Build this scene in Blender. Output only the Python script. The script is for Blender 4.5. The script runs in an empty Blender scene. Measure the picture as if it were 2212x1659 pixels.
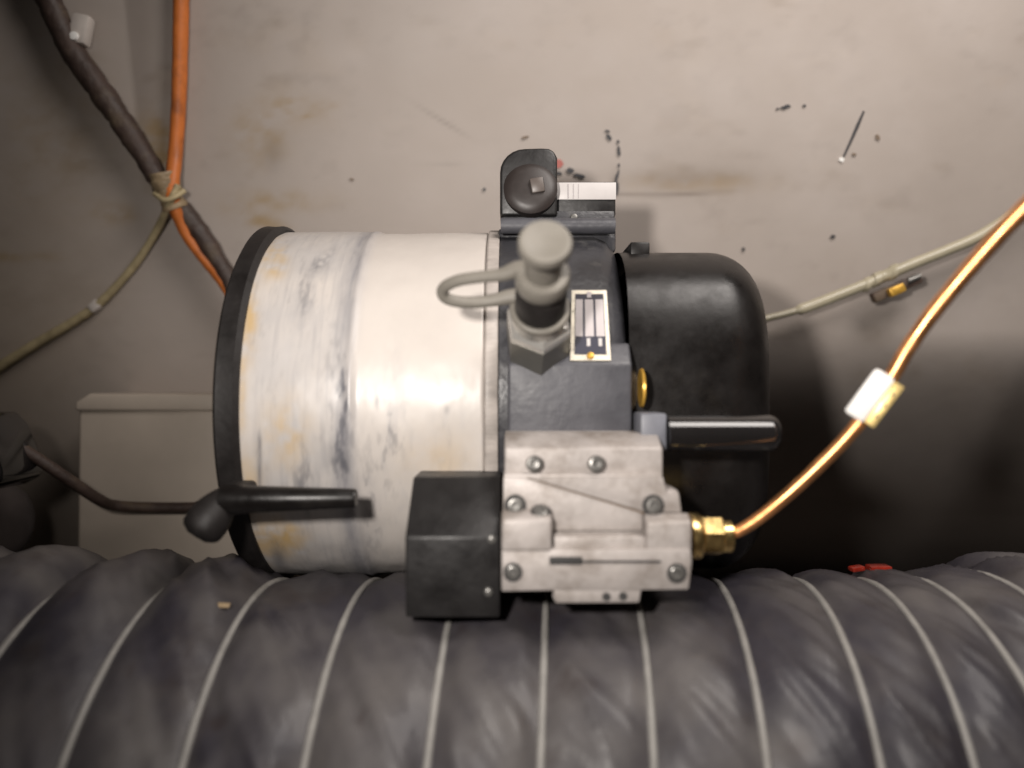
import bpy, bmesh, math, random
import numpy as np
from mathutils import Vector, Matrix

C = bpy.context.scene.collection
random.seed(7)
H = 0.318                      # camera height over the floor
F = 1736.0                     # focal length in design pixels (2212 x 1659 picture)
UC, VC = 1106.0, 829.5

# ------------------------------------------------------------------ camera
cam_d = bpy.data.cameras.new("camera")
cam = bpy.data.objects.new("camera", cam_d)
C.objects.link(cam)
cam.location = (0, 0, H)
cam.rotation_euler = (math.radians(90), 0, 0)
cam_d.sensor_width = 36.0
cam_d.lens = 36.0 * F / 2212.0
cam_d.clip_start = 0.01
cam_d.clip_end = 50
cam_d.dof.use_dof = True
cam_d.dof.focus_distance = 0.44
cam_d.dof.aperture_fstop = 3.5
bpy.context.scene.camera = cam

# ------------------------------------------------------------------ light
sc = bpy.context.scene
sc.view_settings.view_transform = 'Standard'
sc.view_settings.look = 'None'
sc.view_settings.exposure = 0.0
sc.view_settings.gamma = 1.0
world = bpy.data.worlds.new("World")
sc.world = world
world.use_nodes = True
bg = world.node_tree.nodes["Background"]
bg.inputs[0].default_value = (1.0, 0.90, 0.80, 1)
bg.inputs[1].default_value = 0.018


def lamp(name, kind, loc, target, energy, color, **kw):
    d = bpy.data.lights.new(name, kind)
    d.energy = energy
    d.color = color
    for k, v in kw.items():
        setattr(d, k, v)
    o = bpy.data.objects.new(name, d)
    C.objects.link(o)
    o.location = loc
    o.rotation_euler = (Vector(target) - Vector(loc)).to_track_quat('-Z', 'Y').to_euler()
    return o


FLASH = Vector((-0.085, -0.005, H + 0.055))
lamp("phone_flash", 'SPOT', FLASH, (0.085, 0.5, H + 0.04), 7.5, (1.0, 0.935, 0.875),
     shadow_soft_size=0.016, spot_size=math.radians(98), spot_blend=1.0)
lamp("overhead_light", 'AREA', (0.27, 0.13, H + 0.45), (0.20, 0.56, H + 0.08), 3.1, (1.0, 0.93, 0.875),
     shape='SQUARE', size=0.28)  # soft light from an unseen source above right


# ------------------------------------------------------------------ helpers
def P(u, v, d):
    return Vector(((u - UC) / F * d, d, H - (v - VC) / F * d))


def smooth01(t):
    t = np.clip(t, 0, 1)
    return t * t * (3 - 2 * t)


def WALL(x, z):
    """depth of the hull wall at x and height z"""
    zc = z - H
    y = 0.600 - 0.30 * (zc - 0.05)
    q = np.maximum(0.0, 0.040 - zc)
    y = y + (0.40 + 1.9 * smooth01((x + 0.02) / 0.26)) * q * q / (q + 0.16)
    return y


def PW(u, v, off):
    d = 0.58
    for _ in range(12):
        p = P(u, v, d)
        d = 0.5 * d + 0.5 * (float(WALL(p.x, p.z)) - off)
    return P(u, v, d)


def _hash(ix, iy, seed):
    n = (ix * 374761393 + iy * 668265263 + seed * 974634777) & 0xFFFFFFFF
    n = ((n ^ (n >> 13)) * 1274126177) & 0xFFFFFFFF
    n = n ^ (n >> 16)
    return (n & 0xFFFF) / 65535.0


def vnoise(x, y, seed=0):
    x = np.asarray(x, float); y = np.asarray(y, float)
    ix = np.floor(x).astype(np.int64); iy = np.floor(y).astype(np.int64)
    fx = x - ix; fy = y - iy
    fx = fx * fx * (3 - 2 * fx); fy = fy * fy * (3 - 2 * fy)
    a = _hash(ix, iy, seed); b = _hash(ix + 1, iy, seed)
    c = _hash(ix, iy + 1, seed); d = _hash(ix + 1, iy + 1, seed)
    return (a * (1 - fx) + b * fx) * (1 - fy) + (c * (1 - fx) + d * fx) * fy


def fbm(x, y, seed=0, octv=4):
    s = 0; a = 0.5; t = 0
    for k in range(octv):
        s = s + a * vnoise(x * 2 ** k, y * 2 ** k, seed + k * 17)
        t += a; a *= 0.55
    return s / t


def gauss(u, v, u0, v0, su, sv, rot=0.0):
    c, s = math.cos(rot), math.sin(rot)
    du = (u - u0) * c + (v - v0) * s
    dv = -(u - u0) * s + (v - v0) * c
    return np.exp(-(du / su) ** 2 - (dv / sv) ** 2)


def mat(name, col, rough=0.5, metal=0.0, var=0.18, scale=60.0, bump=0.0, bscale=None, coat=0.0,
        stains=(), spec=0.5, stretch=(1, 1, 1), rvar=0.12, blotch=None):
    m = bpy.data.materials.new(name)
    m.use_nodes = True
    nt = m.node_tree
    N, L = nt.nodes, nt.links
    b = N["Principled BSDF"]
    b.inputs["Metallic"].default_value = metal
    b.inputs["Specular IOR Level"].default_value = spec
    b.inputs["Coat Weight"].default_value = coat
    b.inputs["Coat Roughness"].default_value = 0.12
    tc = N.new("ShaderNodeTexCoord")
    mp = N.new("ShaderNodeMapping")
    mp.inputs["Scale"].default_value = stretch
    L.new(tc.outputs["Object"], mp.inputs[0])
    nz = N.new("ShaderNodeTexNoise")
    nz.inputs["Scale"].default_value = scale
    nz.inputs["Detail"].default_value = 7
    nz.inputs["Roughness"].default_value = 0.62
    L.new(mp.outputs[0], nz.inputs["Vector"])
    mr = N.new("ShaderNodeMapRange")
    mr.inputs[1].default_value = 0.25; mr.inputs[2].default_value = 0.75
    mr.inputs[3].default_value = 1 - var; mr.inputs[4].default_value = 1 + var
    L.new(nz.outputs["Fac"], mr.inputs[0])
    mx = N.new("ShaderNodeMix"); mx.data_type = 'RGBA'; mx.blend_type = 'MULTIPLY'
    mx.inputs[0].default_value = 1.0
    mx.inputs[6].default_value = (*col, 1)
    L.new(mr.outputs[0], mx.inputs[7])
    last = mx.outputs[2]
    if blotch:
        bcol, bsc, lo, hi, amt = blotch
        nb = N.new("ShaderNodeTexNoise")
        nb.inputs["Scale"].default_value = bsc
        nb.inputs["Detail"].default_value = 6
        nb.inputs["Roughness"].default_value = 0.65
        L.new(tc.outputs["Object"], nb.inputs["Vector"])
        rb_ = N.new("ShaderNodeMapRange")
        rb_.inputs[1].default_value = lo; rb_.inputs[2].default_value = hi
        rb_.inputs[3].default_value = 0.0; rb_.inputs[4].default_value = amt
        L.new(nb.outputs["Fac"], rb_.inputs[0])
        mb = N.new("ShaderNodeMix"); mb.data_type = 'RGBA'
        L.new(rb_.outputs[0], mb.inputs[0])
        L.new(last, mb.inputs[6])
        mb.inputs[7].default_value = (*bcol, 1)
        last = mb.outputs[2]
    for attr, scol in stains:
        at = N.new("ShaderNodeAttribute"); at.attribute_name = attr
        mm = N.new("ShaderNodeMix"); mm.data_type = 'RGBA'
        L.new(at.outputs["Fac"], mm.inputs[0])
        L.new(last, mm.inputs[6])
        mm.inputs[7].default_value = (*scol, 1)
        last = mm.outputs[2]
    L.new(last, b.inputs["Base Color"])
    r2 = N.new("ShaderNodeMapRange")
    r2.inputs[1].default_value = 0.3; r2.inputs[2].default_value = 0.7
    r2.inputs[3].default_value = max(0.03, rough - rvar); r2.inputs[4].default_value = min(1, rough + rvar)
    L.new(nz.outputs["Fac"], r2.inputs[0])
    L.new(r2.outputs[0], b.inputs["Roughness"])
    if bump:
        n2 = N.new("ShaderNodeTexNoise")
        n2.inputs["Scale"].default_value = bscale or scale * 4
        n2.inputs["Detail"].default_value = 5
        L.new(mp.outputs[0], n2.inputs["Vector"])
        bp = N.new("ShaderNodeBump")
        bp.inputs["Strength"].default_value = bump
        bp.inputs["Distance"].default_value = 0.002
        L.new(n2.outputs["Fac"], bp.inputs["Height"])
        L.new(bp.outputs[0], b.inputs["Normal"])
    return m


ROOTLOC = {}


def root(name, label, cat, loc, group=None):
    o = bpy.data.objects.new(name, None)
    C.objects.link(o)
    o.empty_display_size = 0.02
    o.location = loc
    o["label"] = label; o["category"] = cat
    if group:
        o["group"] = group
    ROOTLOC[o.name] = Vector(loc)
    return o


def tag(o, label, cat=None, group=None):
    o["label"] = label
    if cat:
        o["category"] = cat
    if group:
        o["group"] = group
    return o


def origin_of(parent):
    while parent is not None:
        if parent.name in ROOTLOC:
            return ROOTLOC[parent.name]
        parent = parent.parent
    return Vector((0, 0, 0))


def obj(name, verts, faces, material, parent=None, smooth=True, attrs=None, angle=40, own=False):
    """one mesh object; verts in world space"""
    V = np.array([tuple(v) for v in verts], float) if not isinstance(verts, np.ndarray) else verts
    if parent is None and own:
        o0 = Vector(((V[:, 0].min() + V[:, 0].max()) / 2, (V[:, 1].min() + V[:, 1].max()) / 2, V[:, 2].min()))
    else:
        o0 = origin_of(parent)
    V = V - np.array(o0)
    me = bpy.data.meshes.new(name)
    me.from_pydata(V.tolist(), [], [tuple(int(i) for i in f) for f in faces])
    mats = material if isinstance(material, (list, tuple)) else [material]
    for m in mats:
        me.materials.append(m)
    if attrs:
        for k, a in attrs.items():
            at = me.attributes.new(k, 'FLOAT', 'POINT')
            at.data.foreach_set("value", np.clip(a, 0, 1).astype(np.float32))
    if smooth:
        me.shade_smooth()
        try:
            me.set_sharp_from_angle(angle=math.radians(angle))
        except Exception:
            pass
    me.validate()
    o = bpy.data.objects.new(name, me)
    C.objects.link(o)
    if parent is not None:
        o.parent = parent
    else:
        o.location = o0
        if own:
            ROOTLOC[o.name] = Vector(o0)
    return o


def from_bm(bm, name, material, parent=None, own=False, angle=40):
    bmesh.ops.recalc_face_normals(bm, faces=bm.faces)
    bm.verts.index_update()
    v = [x.co.copy() for x in bm.verts]
    f = [[q.index for q in x.verts] for x in bm.faces]
    bm.free()
    return obj(name, v, f, material, parent, own=own, angle=angle)


def bevel(bm, w, seg=2):
    if w > 0:
        es = [e for e in bm.edges if len(e.link_faces) == 2 and e.calc_face_angle(0) > 0.5]
        bmesh.ops.bevel(bm, geom=es, offset=w, segments=seg, affect='EDGES', profile=0.5, clamp_overlap=True)


def bm_box(x0, x1, y0, y1, z0, z1, bm=None):
    bm = bm or bmesh.new()
    vs = [bm.verts.new((x, y, z)) for x in (x0, x1) for y in (y0, y1) for z in (z0, z1)]
    for f in ((0, 1, 3, 2), (4, 6, 7, 5), (0, 4, 5, 1), (2, 3, 7, 6), (0, 2, 6, 4), (1, 5, 7, 3)):
        bm.faces.new([vs[i] for i in f])
    return bm


def box(name, x0, x1, y0, y1, z0, z1, material, parent=None, bev=0.001, seg=2, own=False):
    bm = bm_box(x0, x1, y0, y1, z0, z1)
    bmesh.ops.recalc_face_normals(bm, faces=bm.faces)
    bevel(bm, bev, seg)
    return from_bm(bm, name, material, parent, own)


def pbox(name, u0, u1, v0, v1, d, back, material, parent=None, bev=0.001, seg=2, own=False):
    """box whose front face spans the given picture rectangle at depth d"""
    a = P(u0, v1, d); b = P(u1, v0, d)
    return box(name, a.x, b.x, d, back, a.z, b.z, material, parent, bev, seg, own)


def prism_xz(name, pts, y0, y1, material, parent=None, bev=0.0008, seg=2, own=False):
    bm = bmesh.new()
    lo = [bm.verts.new((x, y0, z)) for x, z in pts]
    hi = [bm.verts.new((x, y1, z)) for x, z in pts]
    n = len(pts)
    bm.faces.new(lo); bm.faces.new(hi[::-1])
    for i in range(n):
        bm.faces.new((lo[i], hi[i], hi[(i + 1) % n], lo[(i + 1) % n]))
    bmesh.ops.recalc_face_normals(bm, faces=bm.faces)
    bevel(bm, bev, seg)
    return from_bm(bm, name, material, parent, own)


def prism_yz(name, pts, x0, x1, material, parent=None, bev=0.0008, seg=2, x0s=None, own=False):
    bm = bmesh.new()
    n = len(pts)
    lo = [bm.verts.new(((x0s[i] if x0s else x0), y, z)) for i, (y, z) in enumerate(pts)]
    hi = [bm.verts.new((x1, y, z)) for y, z in pts]
    bm.faces.new(lo); bm.faces.new(hi[::-1])
    for i in range(n):
        bm.faces.new((lo[i], hi[i], hi[(i + 1) % n], lo[(i + 1) % n]))
    bmesh.ops.recalc_face_normals(bm, faces=bm.faces)
    bevel(bm, bev, seg)
    return from_bm(bm, name, material, parent, own)


def frame_of(axis):
    a = Vector(axis).normalized()
    ref = Vector((0, -1, 0)) if abs(a.y) < 0.9 else Vector((0, 0, 1))
    e1 = (ref - a * ref.dot(a)).normalized()
    e2 = a.cross(e1).normalized()
    return a, e1, e2


def lathe_data(prof, o, axis, n=48, phase=0.0):
    a, e1, e2 = frame_of(axis)
    if abs(a.x) > 0.9:
        e2 = Vector((0, 0, 1)); e1 = Vector((0, -1, 0))
    V = []; Fc = []
    m = len(prof)
    for (h, r) in prof:
        for k in range(n):
            t = 2 * math.pi * k / n + phase
            V.append(Vector(o) + a * h + e1 * (r * math.cos(t)) + e2 * (r * math.sin(t)))
    for i in range(m - 1):
        for k in range(n):
            k2 = (k + 1) % n
            Fc.append((i * n + k, i * n + k2, (i + 1) * n + k2, (i + 1) * n + k))
    if prof[0][1] > 1e-6:
        Fc.append(tuple(range(n))[::-1])
    if prof[-1][1] > 1e-6:
        Fc.append(tuple((m - 1) * n + k for k in range(n)))
    return V, Fc


def fixn(name, V, Fc, material, parent, own=False, angle=40):
    bm = bmesh.new()
    vs = [bm.verts.new(v) for v in V]
    for f in Fc:
        try:
            bm.faces.new([vs[i] for i in f])
        except ValueError:
            pass
    bmesh.ops.remove_doubles(bm, verts=bm.verts, dist=1e-6)
    return from_bm(bm, name, material, parent, own, angle)


def lathe(name, prof, o, axis, material, parent=None, n=48, phase=0.0, own=False, angle=40):
    V, Fc = lathe_data(prof, o, axis, n, phase)
    return fixn(name, V, Fc, material, parent, own, angle)


def catmull(pts, per=8):
    pts = [Vector(p) for p in pts]
    q = [pts[0] * 2 - pts[1]] + pts + [pts[-1] * 2 - pts[-2]]
    out = []
    for i in range(1, len(q) - 2):
        p0, p1, p2, p3 = q[i - 1:i + 3]
        for k in range(per):
            t = k / per
            out.append(0.5 * ((2 * p1) + (p2 - p0) * t + (2 * p0 - 5 * p1 + 4 * p2 - p3) * t * t
                              + (3 * p1 - p0 - 3 * p2 + p3) * t ** 3))
    out.append(pts[-1])
    return out


def tube_data(path, rad, n=12, wob=0.0, seed=0, flat=1.0):
    V = []; Fc = []
    m = len(path)
    up = Vector((0.13, -0.9, 0.31))
    rng = random.Random(seed)
    for i, p in enumerate(path):
        t = (path[min(i + 1, m - 1)] - path[max(i - 1, 0)]).normalized()
        e1 = (up - t * up.dot(t)).normalized()
        e2 = t.cross(e1)
        r = rad(i / (m - 1)) if callable(rad) else rad
        r *= 1 + wob * (rng.random() - 0.5)
        for k in range(n):
            a = 2 * math.pi * k / n
            V.append(p + e1 * (r * math.cos(a)) + e2 * (r * flat * math.sin(a)))
    for i in range(m - 1):
        for k in range(n):
            k2 = (k + 1) % n
            Fc.append((i * n + k, i * n + k2, (i + 1) * n + k2, (i + 1) * n + k))
    Fc.append(tuple(range(n))[::-1]); Fc.append(tuple((m - 1) * n + k for k in range(n)))
    return V, Fc


def tube(name, pts, rad, material, parent=None, n=12, per=8, wob=0.0, seed=0, own=False, flat=1.0):
    V, Fc = tube_data(catmull(pts, per), rad, n, wob, seed, flat)
    return obj(name, V, Fc, material, parent, own=own, angle=60)


def obox(name, c, ax, ay, az, hx, hy, hz, material, parent=None, bev=0.0006, own=False):
    """box on its own axes"""
    bm = bm_box(-hx, hx, -hy, hy, -hz, hz)
    bmesh.ops.recalc_face_normals(bm, faces=bm.faces)
    bevel(bm, bev, 2)
    M = Matrix((ax, ay, az)).transposed()
    for v in bm.verts:
        v.co = Vector(c) + M @ v.co
    return from_bm(bm, name, material, parent, own)


# ------------------------------------------------------------------ materials
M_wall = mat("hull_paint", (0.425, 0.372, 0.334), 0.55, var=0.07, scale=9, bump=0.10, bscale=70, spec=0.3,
             stains=(("st_grime_shade", (0.17, 0.14, 0.12)), ("st_rust_tint", (0.33, 0.22, 0.09)), ("st_pale", (0.52, 0.47, 0.44))))
M_chip = mat("bare_steel_chip", (0.05, 0.05, 0.055), 0.5)
M_redpaint = mat("red_paint", (0.42, 0.12, 0.10), 0.5)
M_floor = mat("bilge_floor", (0.07, 0.055, 0.045), 0.7, var=0.3, scale=14)
M_drum = mat("drum_enamel", (0.59, 0.545, 0.505), 0.40, var=0.05, scale=24, coat=0.0, rvar=0.08, bump=0.05, bscale=45,
             stains=(("st_haze", (0.47, 0.45, 0.44)), ("st_grey", (0.30, 0.29, 0.30)), ("st_yellow", (0.55, 0.37, 0.15)),
                     ("st_dark", (0.12, 0.12, 0.135))))
M_rubber = mat("black_rubber", (0.014, 0.012, 0.0115), 0.55, var=0.4, scale=60, bump=0.12, spec=0.35, blotch=((0.05, 0.045, 0.04), 60, 0.58, 0.75, 0.5))
M_flange = mat("worn_flange", (0.42, 0.38, 0.35), 0.45, var=0.55, scale=75, bump=0.2, stretch=(0.3, 1, 1))
M_body = mat("dark_blue_grey_casting", (0.036, 0.036, 0.041), 0.42, var=0.3, scale=55, bump=0.2, bscale=260, blotch=((0.12, 0.115, 0.11), 70, 0.58, 0.72, 0.5))
M_pad = mat("grey_casting", (0.075, 0.075, 0.085), 0.48, var=0.2, scale=50, bump=0.15, bscale=260)  # casting grey lightened for the lit pad; also used on the lip
M_motor = mat("black_motor_paint", (0.008, 0.0068, 0.0064), 0.36, var=0.25, scale=60, bump=0.06, bscale=180, spec=0.35, blotch=((0.022, 0.019, 0.016), 40, 0.58, 0.8, 0.5))
M_gloss = mat("gloss_black", (0.012, 0.011, 0.011), 0.12, var=0.1, rvar=0.03, coat=0.4)
M_grey = mat("blue_grey_plastic", (0.16, 0.165, 0.19), 0.5)
M_brass = mat("brass", (0.80, 0.57, 0.24), 0.28, 1.0, var=0.2, scale=120)
M_gold = mat("yellow_passivate", (0.62, 0.36, 0.06), 0.4, 0.5, var=0.3, scale=200)
M_steel = mat("dull_steel", (0.42, 0.405, 0.375), 0.30, 0.55, var=0.25, scale=90)
M_screw = mat("zinc_screw", (0.17, 0.165, 0.155), 0.34, 0.5, var=0.2, scale=200)
M_alu = mat("cast_aluminium", (0.40, 0.365, 0.345), 0.50, 0.15, var=0.14, scale=42, bump=0.12, bscale=320, blotch=((0.17, 0.14, 0.115), 55, 0.46, 0.72, 0.85))
M_slot = mat("dark_recess", (0.035, 0.034, 0.033), 0.7)
M_seam = mat("brown_seam", (0.20, 0.15, 0.11), 0.7)
M_beige = mat("beige_plastic", (0.195, 0.180, 0.155), 0.5, var=0.08, scale=80)
M_box = mat("black_plastic", (0.014, 0.013, 0.013), 0.46, var=0.25, scale=70, bump=0.10, bscale=300)
M_dome = mat("brown_lens", (0.035, 0.028, 0.026), 0.42, var=0.25, rvar=0.08)
M_white = mat("white_label", (0.56, 0.53, 0.52), 0.5, var=0.06)
M_haze = mat("faded_print", (0.42, 0.39, 0.39), 0.5)
M_glint = mat("brown_glint", (0.11, 0.09, 0.08), 0.4)
M_nut_shaded = mat("shaded_nickel", (0.20, 0.195, 0.175), 0.30, 0.5, var=0.12, scale=40, rvar=0.05)  # nut nickel darkened for the shaded facets
M_nut_lit = mat("lit_nickel", (0.72, 0.70, 0.66), 0.22, 0.6, var=0.12, scale=60, rvar=0.05)  # same nickel lightened, highlight painted on the chamfer
M_frame = mat("plate_frame", (0.64, 0.59, 0.49), 0.35, 0.6, var=0.12, scale=200)
M_navy = mat("plate_print", (0.025, 0.025, 0.045), 0.5)
M_field = mat("plate_field", (0.48, 0.44, 0.44), 0.4, 0.2, var=0.06)
M_copper = mat("copper_pipe", (0.90, 0.42, 0.17), 0.38, 0.88, var=0.30, scale=70, rvar=0.14)
M_tag = mat("white_tag", (0.95, 0.94, 0.91), 0.35, var=0.03)
M_tagy = mat("yellow_tag", (0.80, 0.60, 0.24), 0.4, 0.5, var=0.15, scale=200)
M_fab = mat("duct_fabric", (0.030, 0.027, 0.034), 0.47, var=0.36, scale=26, bump=0.14, bscale=140, spec=0.38, blotch=((0.042, 0.033, 0.030), 22, 0.52, 0.72, 0.6), coat=0.05, rvar=0.08,
            stains=(("st_dust", (0.12, 0.11, 0.105)), ("st_dark", (0.03, 0.02, 0.018))))
M_wire = mat("wire_cover", (0.25, 0.24, 0.225), 0.45, var=0.25, scale=90)
M_cable = mat("brown_cable", (0.060, 0.038, 0.030), 0.6, var=0.5, scale=50, bump=0.4, bscale=200, blotch=((0.13, 0.095, 0.06), 45, 0.52, 0.68, 0.7))
M_orange = mat("orange_cable", (0.60, 0.17, 0.035), 0.5, var=0.35, scale=35, bump=0.15, blotch=((0.18, 0.055, 0.025), 40, 0.52, 0.72, 0.7))
M_tape = mat("old_tape", (0.30, 0.22, 0.13), 0.5, var=0.4, scale=90, bump=0.3)
M_cord = mat("dirty_cord", (0.44, 0.36, 0.21), 0.55, var=0.35, scale=60)
M_clear = mat("milky_hose", (0.40, 0.36, 0.26), 0.28, var=0.15, scale=40)
M_clip = mat("white_clip", (0.55, 0.50, 0.46), 0.45)
M_panel = mat("cream_plastic", (0.46, 0.395, 0.33), 0.5, var=0.12, scale=14, bump=0.05)
M_red = mat("red_plastic", (0.20, 0.016, 0.008), 0.15, var=0.5, scale=150, rvar=0.05)
M_lump = mat("grey_foam", (0.065, 0.052, 0.048), 0.8, var=0.2)

# ------------------------------------------------------------------ hull wall
xs = np.concatenate([np.linspace(-1.3, -0.45, 10), np.linspace(-0.44, 0.44, 360), np.linspace(0.45, 1.4, 10)])
zs = np.concatenate([np.linspace(0.0, H - 0.19, 8), np.linspace(H - 0.18, H + 0.30, 220), np.linspace(H + 0.31, H + 1.0, 10)])
X, Z = np.meshgrid(xs, zs)
Y = WALL(X, Z) + 0.0012 * (fbm(X * 5, Z * 5, 3) - 0.5)
U = UC + X / Y * F; V_ = VC - (Z - H) / Y * F
n1 = fbm(U / 120, V_ / 90, 11); n2 = fbm(U / 40, V_ / 24, 23); n3 = fbm(U / 260, V_ / 200, 31)
rust_tint = (gauss(U, V_, 640, 235, 55, 26, 0.3) + 0.8 * gauss(U, V_, 705, 222, 28, 12) + 0.7 * gauss(U, V_, 560, 290, 55, 60, 0.8)
        + 0.8 * gauss(U, V_, 600, 435, 90, 22) + 0.8 * gauss(U, V_, 565, 480, 60, 18, 0.3) + 0.8 * gauss(U, V_, 30, 555, 90, 10)
        + 0.6 * gauss(U, V_, 250, 460, 60, 22) + 0.8 * gauss(U, V_, 340, 310, 40, 60) + 0.4 * gauss(U, V_, 1500, 395, 160, 20)  # the last term browns the painted shadow streak beside the relay
        + 0.35 * gauss(U, V_, 120, 250, 120, 160) + 0.5 * gauss(U, V_, 350, 360, 30, 80))
rust_tint = rust_tint * np.clip(n2 * 2.4 - 0.55, 0, 1.2) + np.clip(n1 - 0.62, 0, 1) * 0.5 + 0.30 * smooth01((420 - U) / 400) * smooth01((V_ - 150) / 500) * (0.4 + n3)  # spots broken by noise, plus a browner tint towards the lower left
grime_shade = (0.6 * np.exp(-((V_ - 418 + 4 * np.sin(U / 60)) / 4.5) ** 2) * (smooth01((U - 1325) / 8) * (1 - smooth01((U - 1480) / 160)))  # painted shadow streak right of the relay, widened on the next line
         + 0.35 * gauss(U, V_, 1480, 385, 170, 22) + 0.5 * gauss(U, V_, 1328, 400, 9, 26) + 0.4 * gauss(U, V_, 590, 330, 22, 36)
         + 0.25 * np.clip(n1 * n2 * 3 - 0.9, 0, 1) + 0.5 * gauss(U, V_, 660, 60, 10, 30) * n2
         + 0.45 * np.exp(-((V_ - 230 - (U - 905) * 0.62) / 5) ** 2) * gauss(U, V_, 955, 265, 60, 60)
         + 0.5 * gauss(U, V_, 1225, 372, 16, 5) + 0.4 * gauss(U, V_, 960, 355, 40, 5) * n2
         + 0.55 * smooth01((U - 262 - V_ * 0.10) / 14) * (1 - smooth01((U - 300) / 70)) * (1 - smooth01((V_ - 330) / 120)))  # dark strip painted in for the shade of a wall fold
pale = (0.75 * np.clip(n3 * 1.8 - 0.55, 0, 1) * (0.5 + 0.5 * smooth01((U - 500) / 900)) * n1 * 1.3
        + 0.5 * gauss(U, V_, 755, 125, 50, 30) * n1)
nx, nz = len(xs), len(zs)
Wv = np.stack([X.ravel(), Y.ravel(), Z.ravel()], 1)
Wf = [(j * nx + i, j * nx + i + 1, (j + 1) * nx + i + 1, (j + 1) * nx + i) for j in range(nz - 1) for i in range(nx - 1)]
wall = obj("wall", Wv, Wf, M_wall, attrs={"st_grime_shade": grime_shade.ravel(), "st_rust_tint": 0.85 * rust_tint.ravel(), "st_pale": pale.ravel()})
wall["kind"] = "structure"


def chip(name, u, v, ru, rv, rot, m, seed, parent=wall):
    rng = random.Random(seed)
    n = 10
    c, s = math.cos(rot), math.sin(rot)
    pts = []
    for k in range(n):
        a = 2 * math.pi * k / n
        q = 0.7 + 0.5 * rng.random()
        du, dv = ru * q * math.cos(a), rv * q * math.sin(a)
        pts.append((u + du * c - dv * s, v + du * s + dv * c))
    V = [PW(a, b, 0.0012) for a, b in pts] + [PW(a, b, -0.002) for a, b in pts]
    Fc = [tuple(range(n))] + [(i, (i + 1) % n, n + (i + 1) % n, n + i) for i in range(n)]
    return fixn(name, V, Fc, m, parent)


chips = [(1315, 296, 8, 5, 0.9), (1337, 326, 4, 12, 0.0), (1312, 283, 5, 3, 0.3), (1335, 306, 4, 4, 0), (1337, 358, 2.5, 5, 0),
         (1333, 380, 3, 14, 0.25), (1331, 408, 5, 18, 0.1), (1046, 409, 4.5, 4.5, 0), (1697, 231, 12, 4.5, -0.35), (1680, 235, 3, 2.5, 0),
         (1738, 228, 4, 3, 0), (1799, 511, 6, 4, 0), (1896, 297, 5, 7, -0.4), (1845, 333, 6, 3, 0.3), (1606, 538, 4, 4, 0),
         (1134, 297, 8, 3, -0.2), (1232, 368, 9, 7, 0), (1252, 379, 13, 5, 0.2), (1206, 374, 10, 4, 0.1), (760, 387, 5, 3, 0.2), (1920, 628, 5, 4, 0)]
for i, (u, v, a, b, r) in enumerate(chips):
    chip("paint_chip", u, v, a, b, r, M_chip if i not in (12, 13, 15, 19) else M_seam, i)
chip("red_mark", 1206, 354, 14, 9, 0.1, M_redpaint, 90)
sc_v, sc_f = tube_data([PW(1866, 240, 0.0006), PW(1852, 272, 0.0006), PW(1839, 302, 0.0006), PW(1822, 339, 0.0006)], lambda t: 0.0007 + 0.0005 * math.sin(math.pi * min(1, t + .1)), 6, 0.5, 3)
obj("scratch", sc_v, sc_f, M_chip, wall)
chip("pale_blob", 1819, 345, 6, 5, 0.3, M_tag, 91)

fl = obj("floor", [(-1.5, -1.5, 0), (1.6, -1.5, 0), (1.6, 1.6, 0), (-1.5, 1.6, 0)], [(0, 1, 2, 3)], M_floor)
fl["kind"] = "structure"

# ------------------------------------------------------------------ heater
AY, AZ, R = 0.470, H - 0.0112, 0.0975          # drum axis
heater = root("drum_heater", "white drum shaped heater with black motor cover and aluminium valve block on the wall",
              "heater", (0.0, AY, AZ - R))

# drum
na, nt_ = 190, 440
xa = np.linspace(-0.1275, -0.0128, na)
th = np.linspace(0, 2 * np.pi, nt_, endpoint=False)
XA, TH = np.meshgrid(xa, th, indexing='ij')
TN = (TH + np.pi) % (2 * np.pi)          # noise angle, its join at the back of the drum
prof = R + 0.0006 * smooth01((-0.0755 - XA) / 0.004) + 0.0013 * np.exp(-((XA + 0.0755) / 0.0022) ** 2)
edge = np.minimum(XA - xa[0], xa[-1] - XA)
prof = prof - 0.0015 * np.clip(1 - edge / 0.0015, 0, 1) ** 2
dent = 0.0006 * (fbm(XA * 60, TN * 4, 5) - 0.5) + 0.0022 * (fbm(XA * 16, TN * 2.2, 41, 3) - 0.5)
RR = prof + dent
DY = AY - RR * np.cos(TH); DZ = AZ + RR * np.sin(TH)
DU = UC + XA / DY * F; DV = VC - (DZ - H) / DY * F
front = (np.cos(TH) > -0.2)
s1 = fbm(XA * 700, TN * 4, 51); s2 = fbm(XA * 300, TN * 9, 61); s3 = fbm(XA * 140, TN * 14, 71); s4 = fbm(XA * 60, TN * 5, 81)
s5 = fbm(XA * 420, TN * 13, 95, 5); s6 = fbm(XA * 110, TN * 4.5, 99, 5)
left = smooth01((-0.070 - XA) / 0.008)
lowl = 0.5 + 0.5 * smooth01((DV - 600) / 300)
haze = left * np.clip(0.10 + 1.1 * s4 + 0.55 * s6 + 0.25 * s1 - 0.45, 0, 0.85) + (1 - left) * np.clip(s2 * 1.6 - 0.95, 0, 0.5) * smooth01((DV - 780) / 200)
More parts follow.
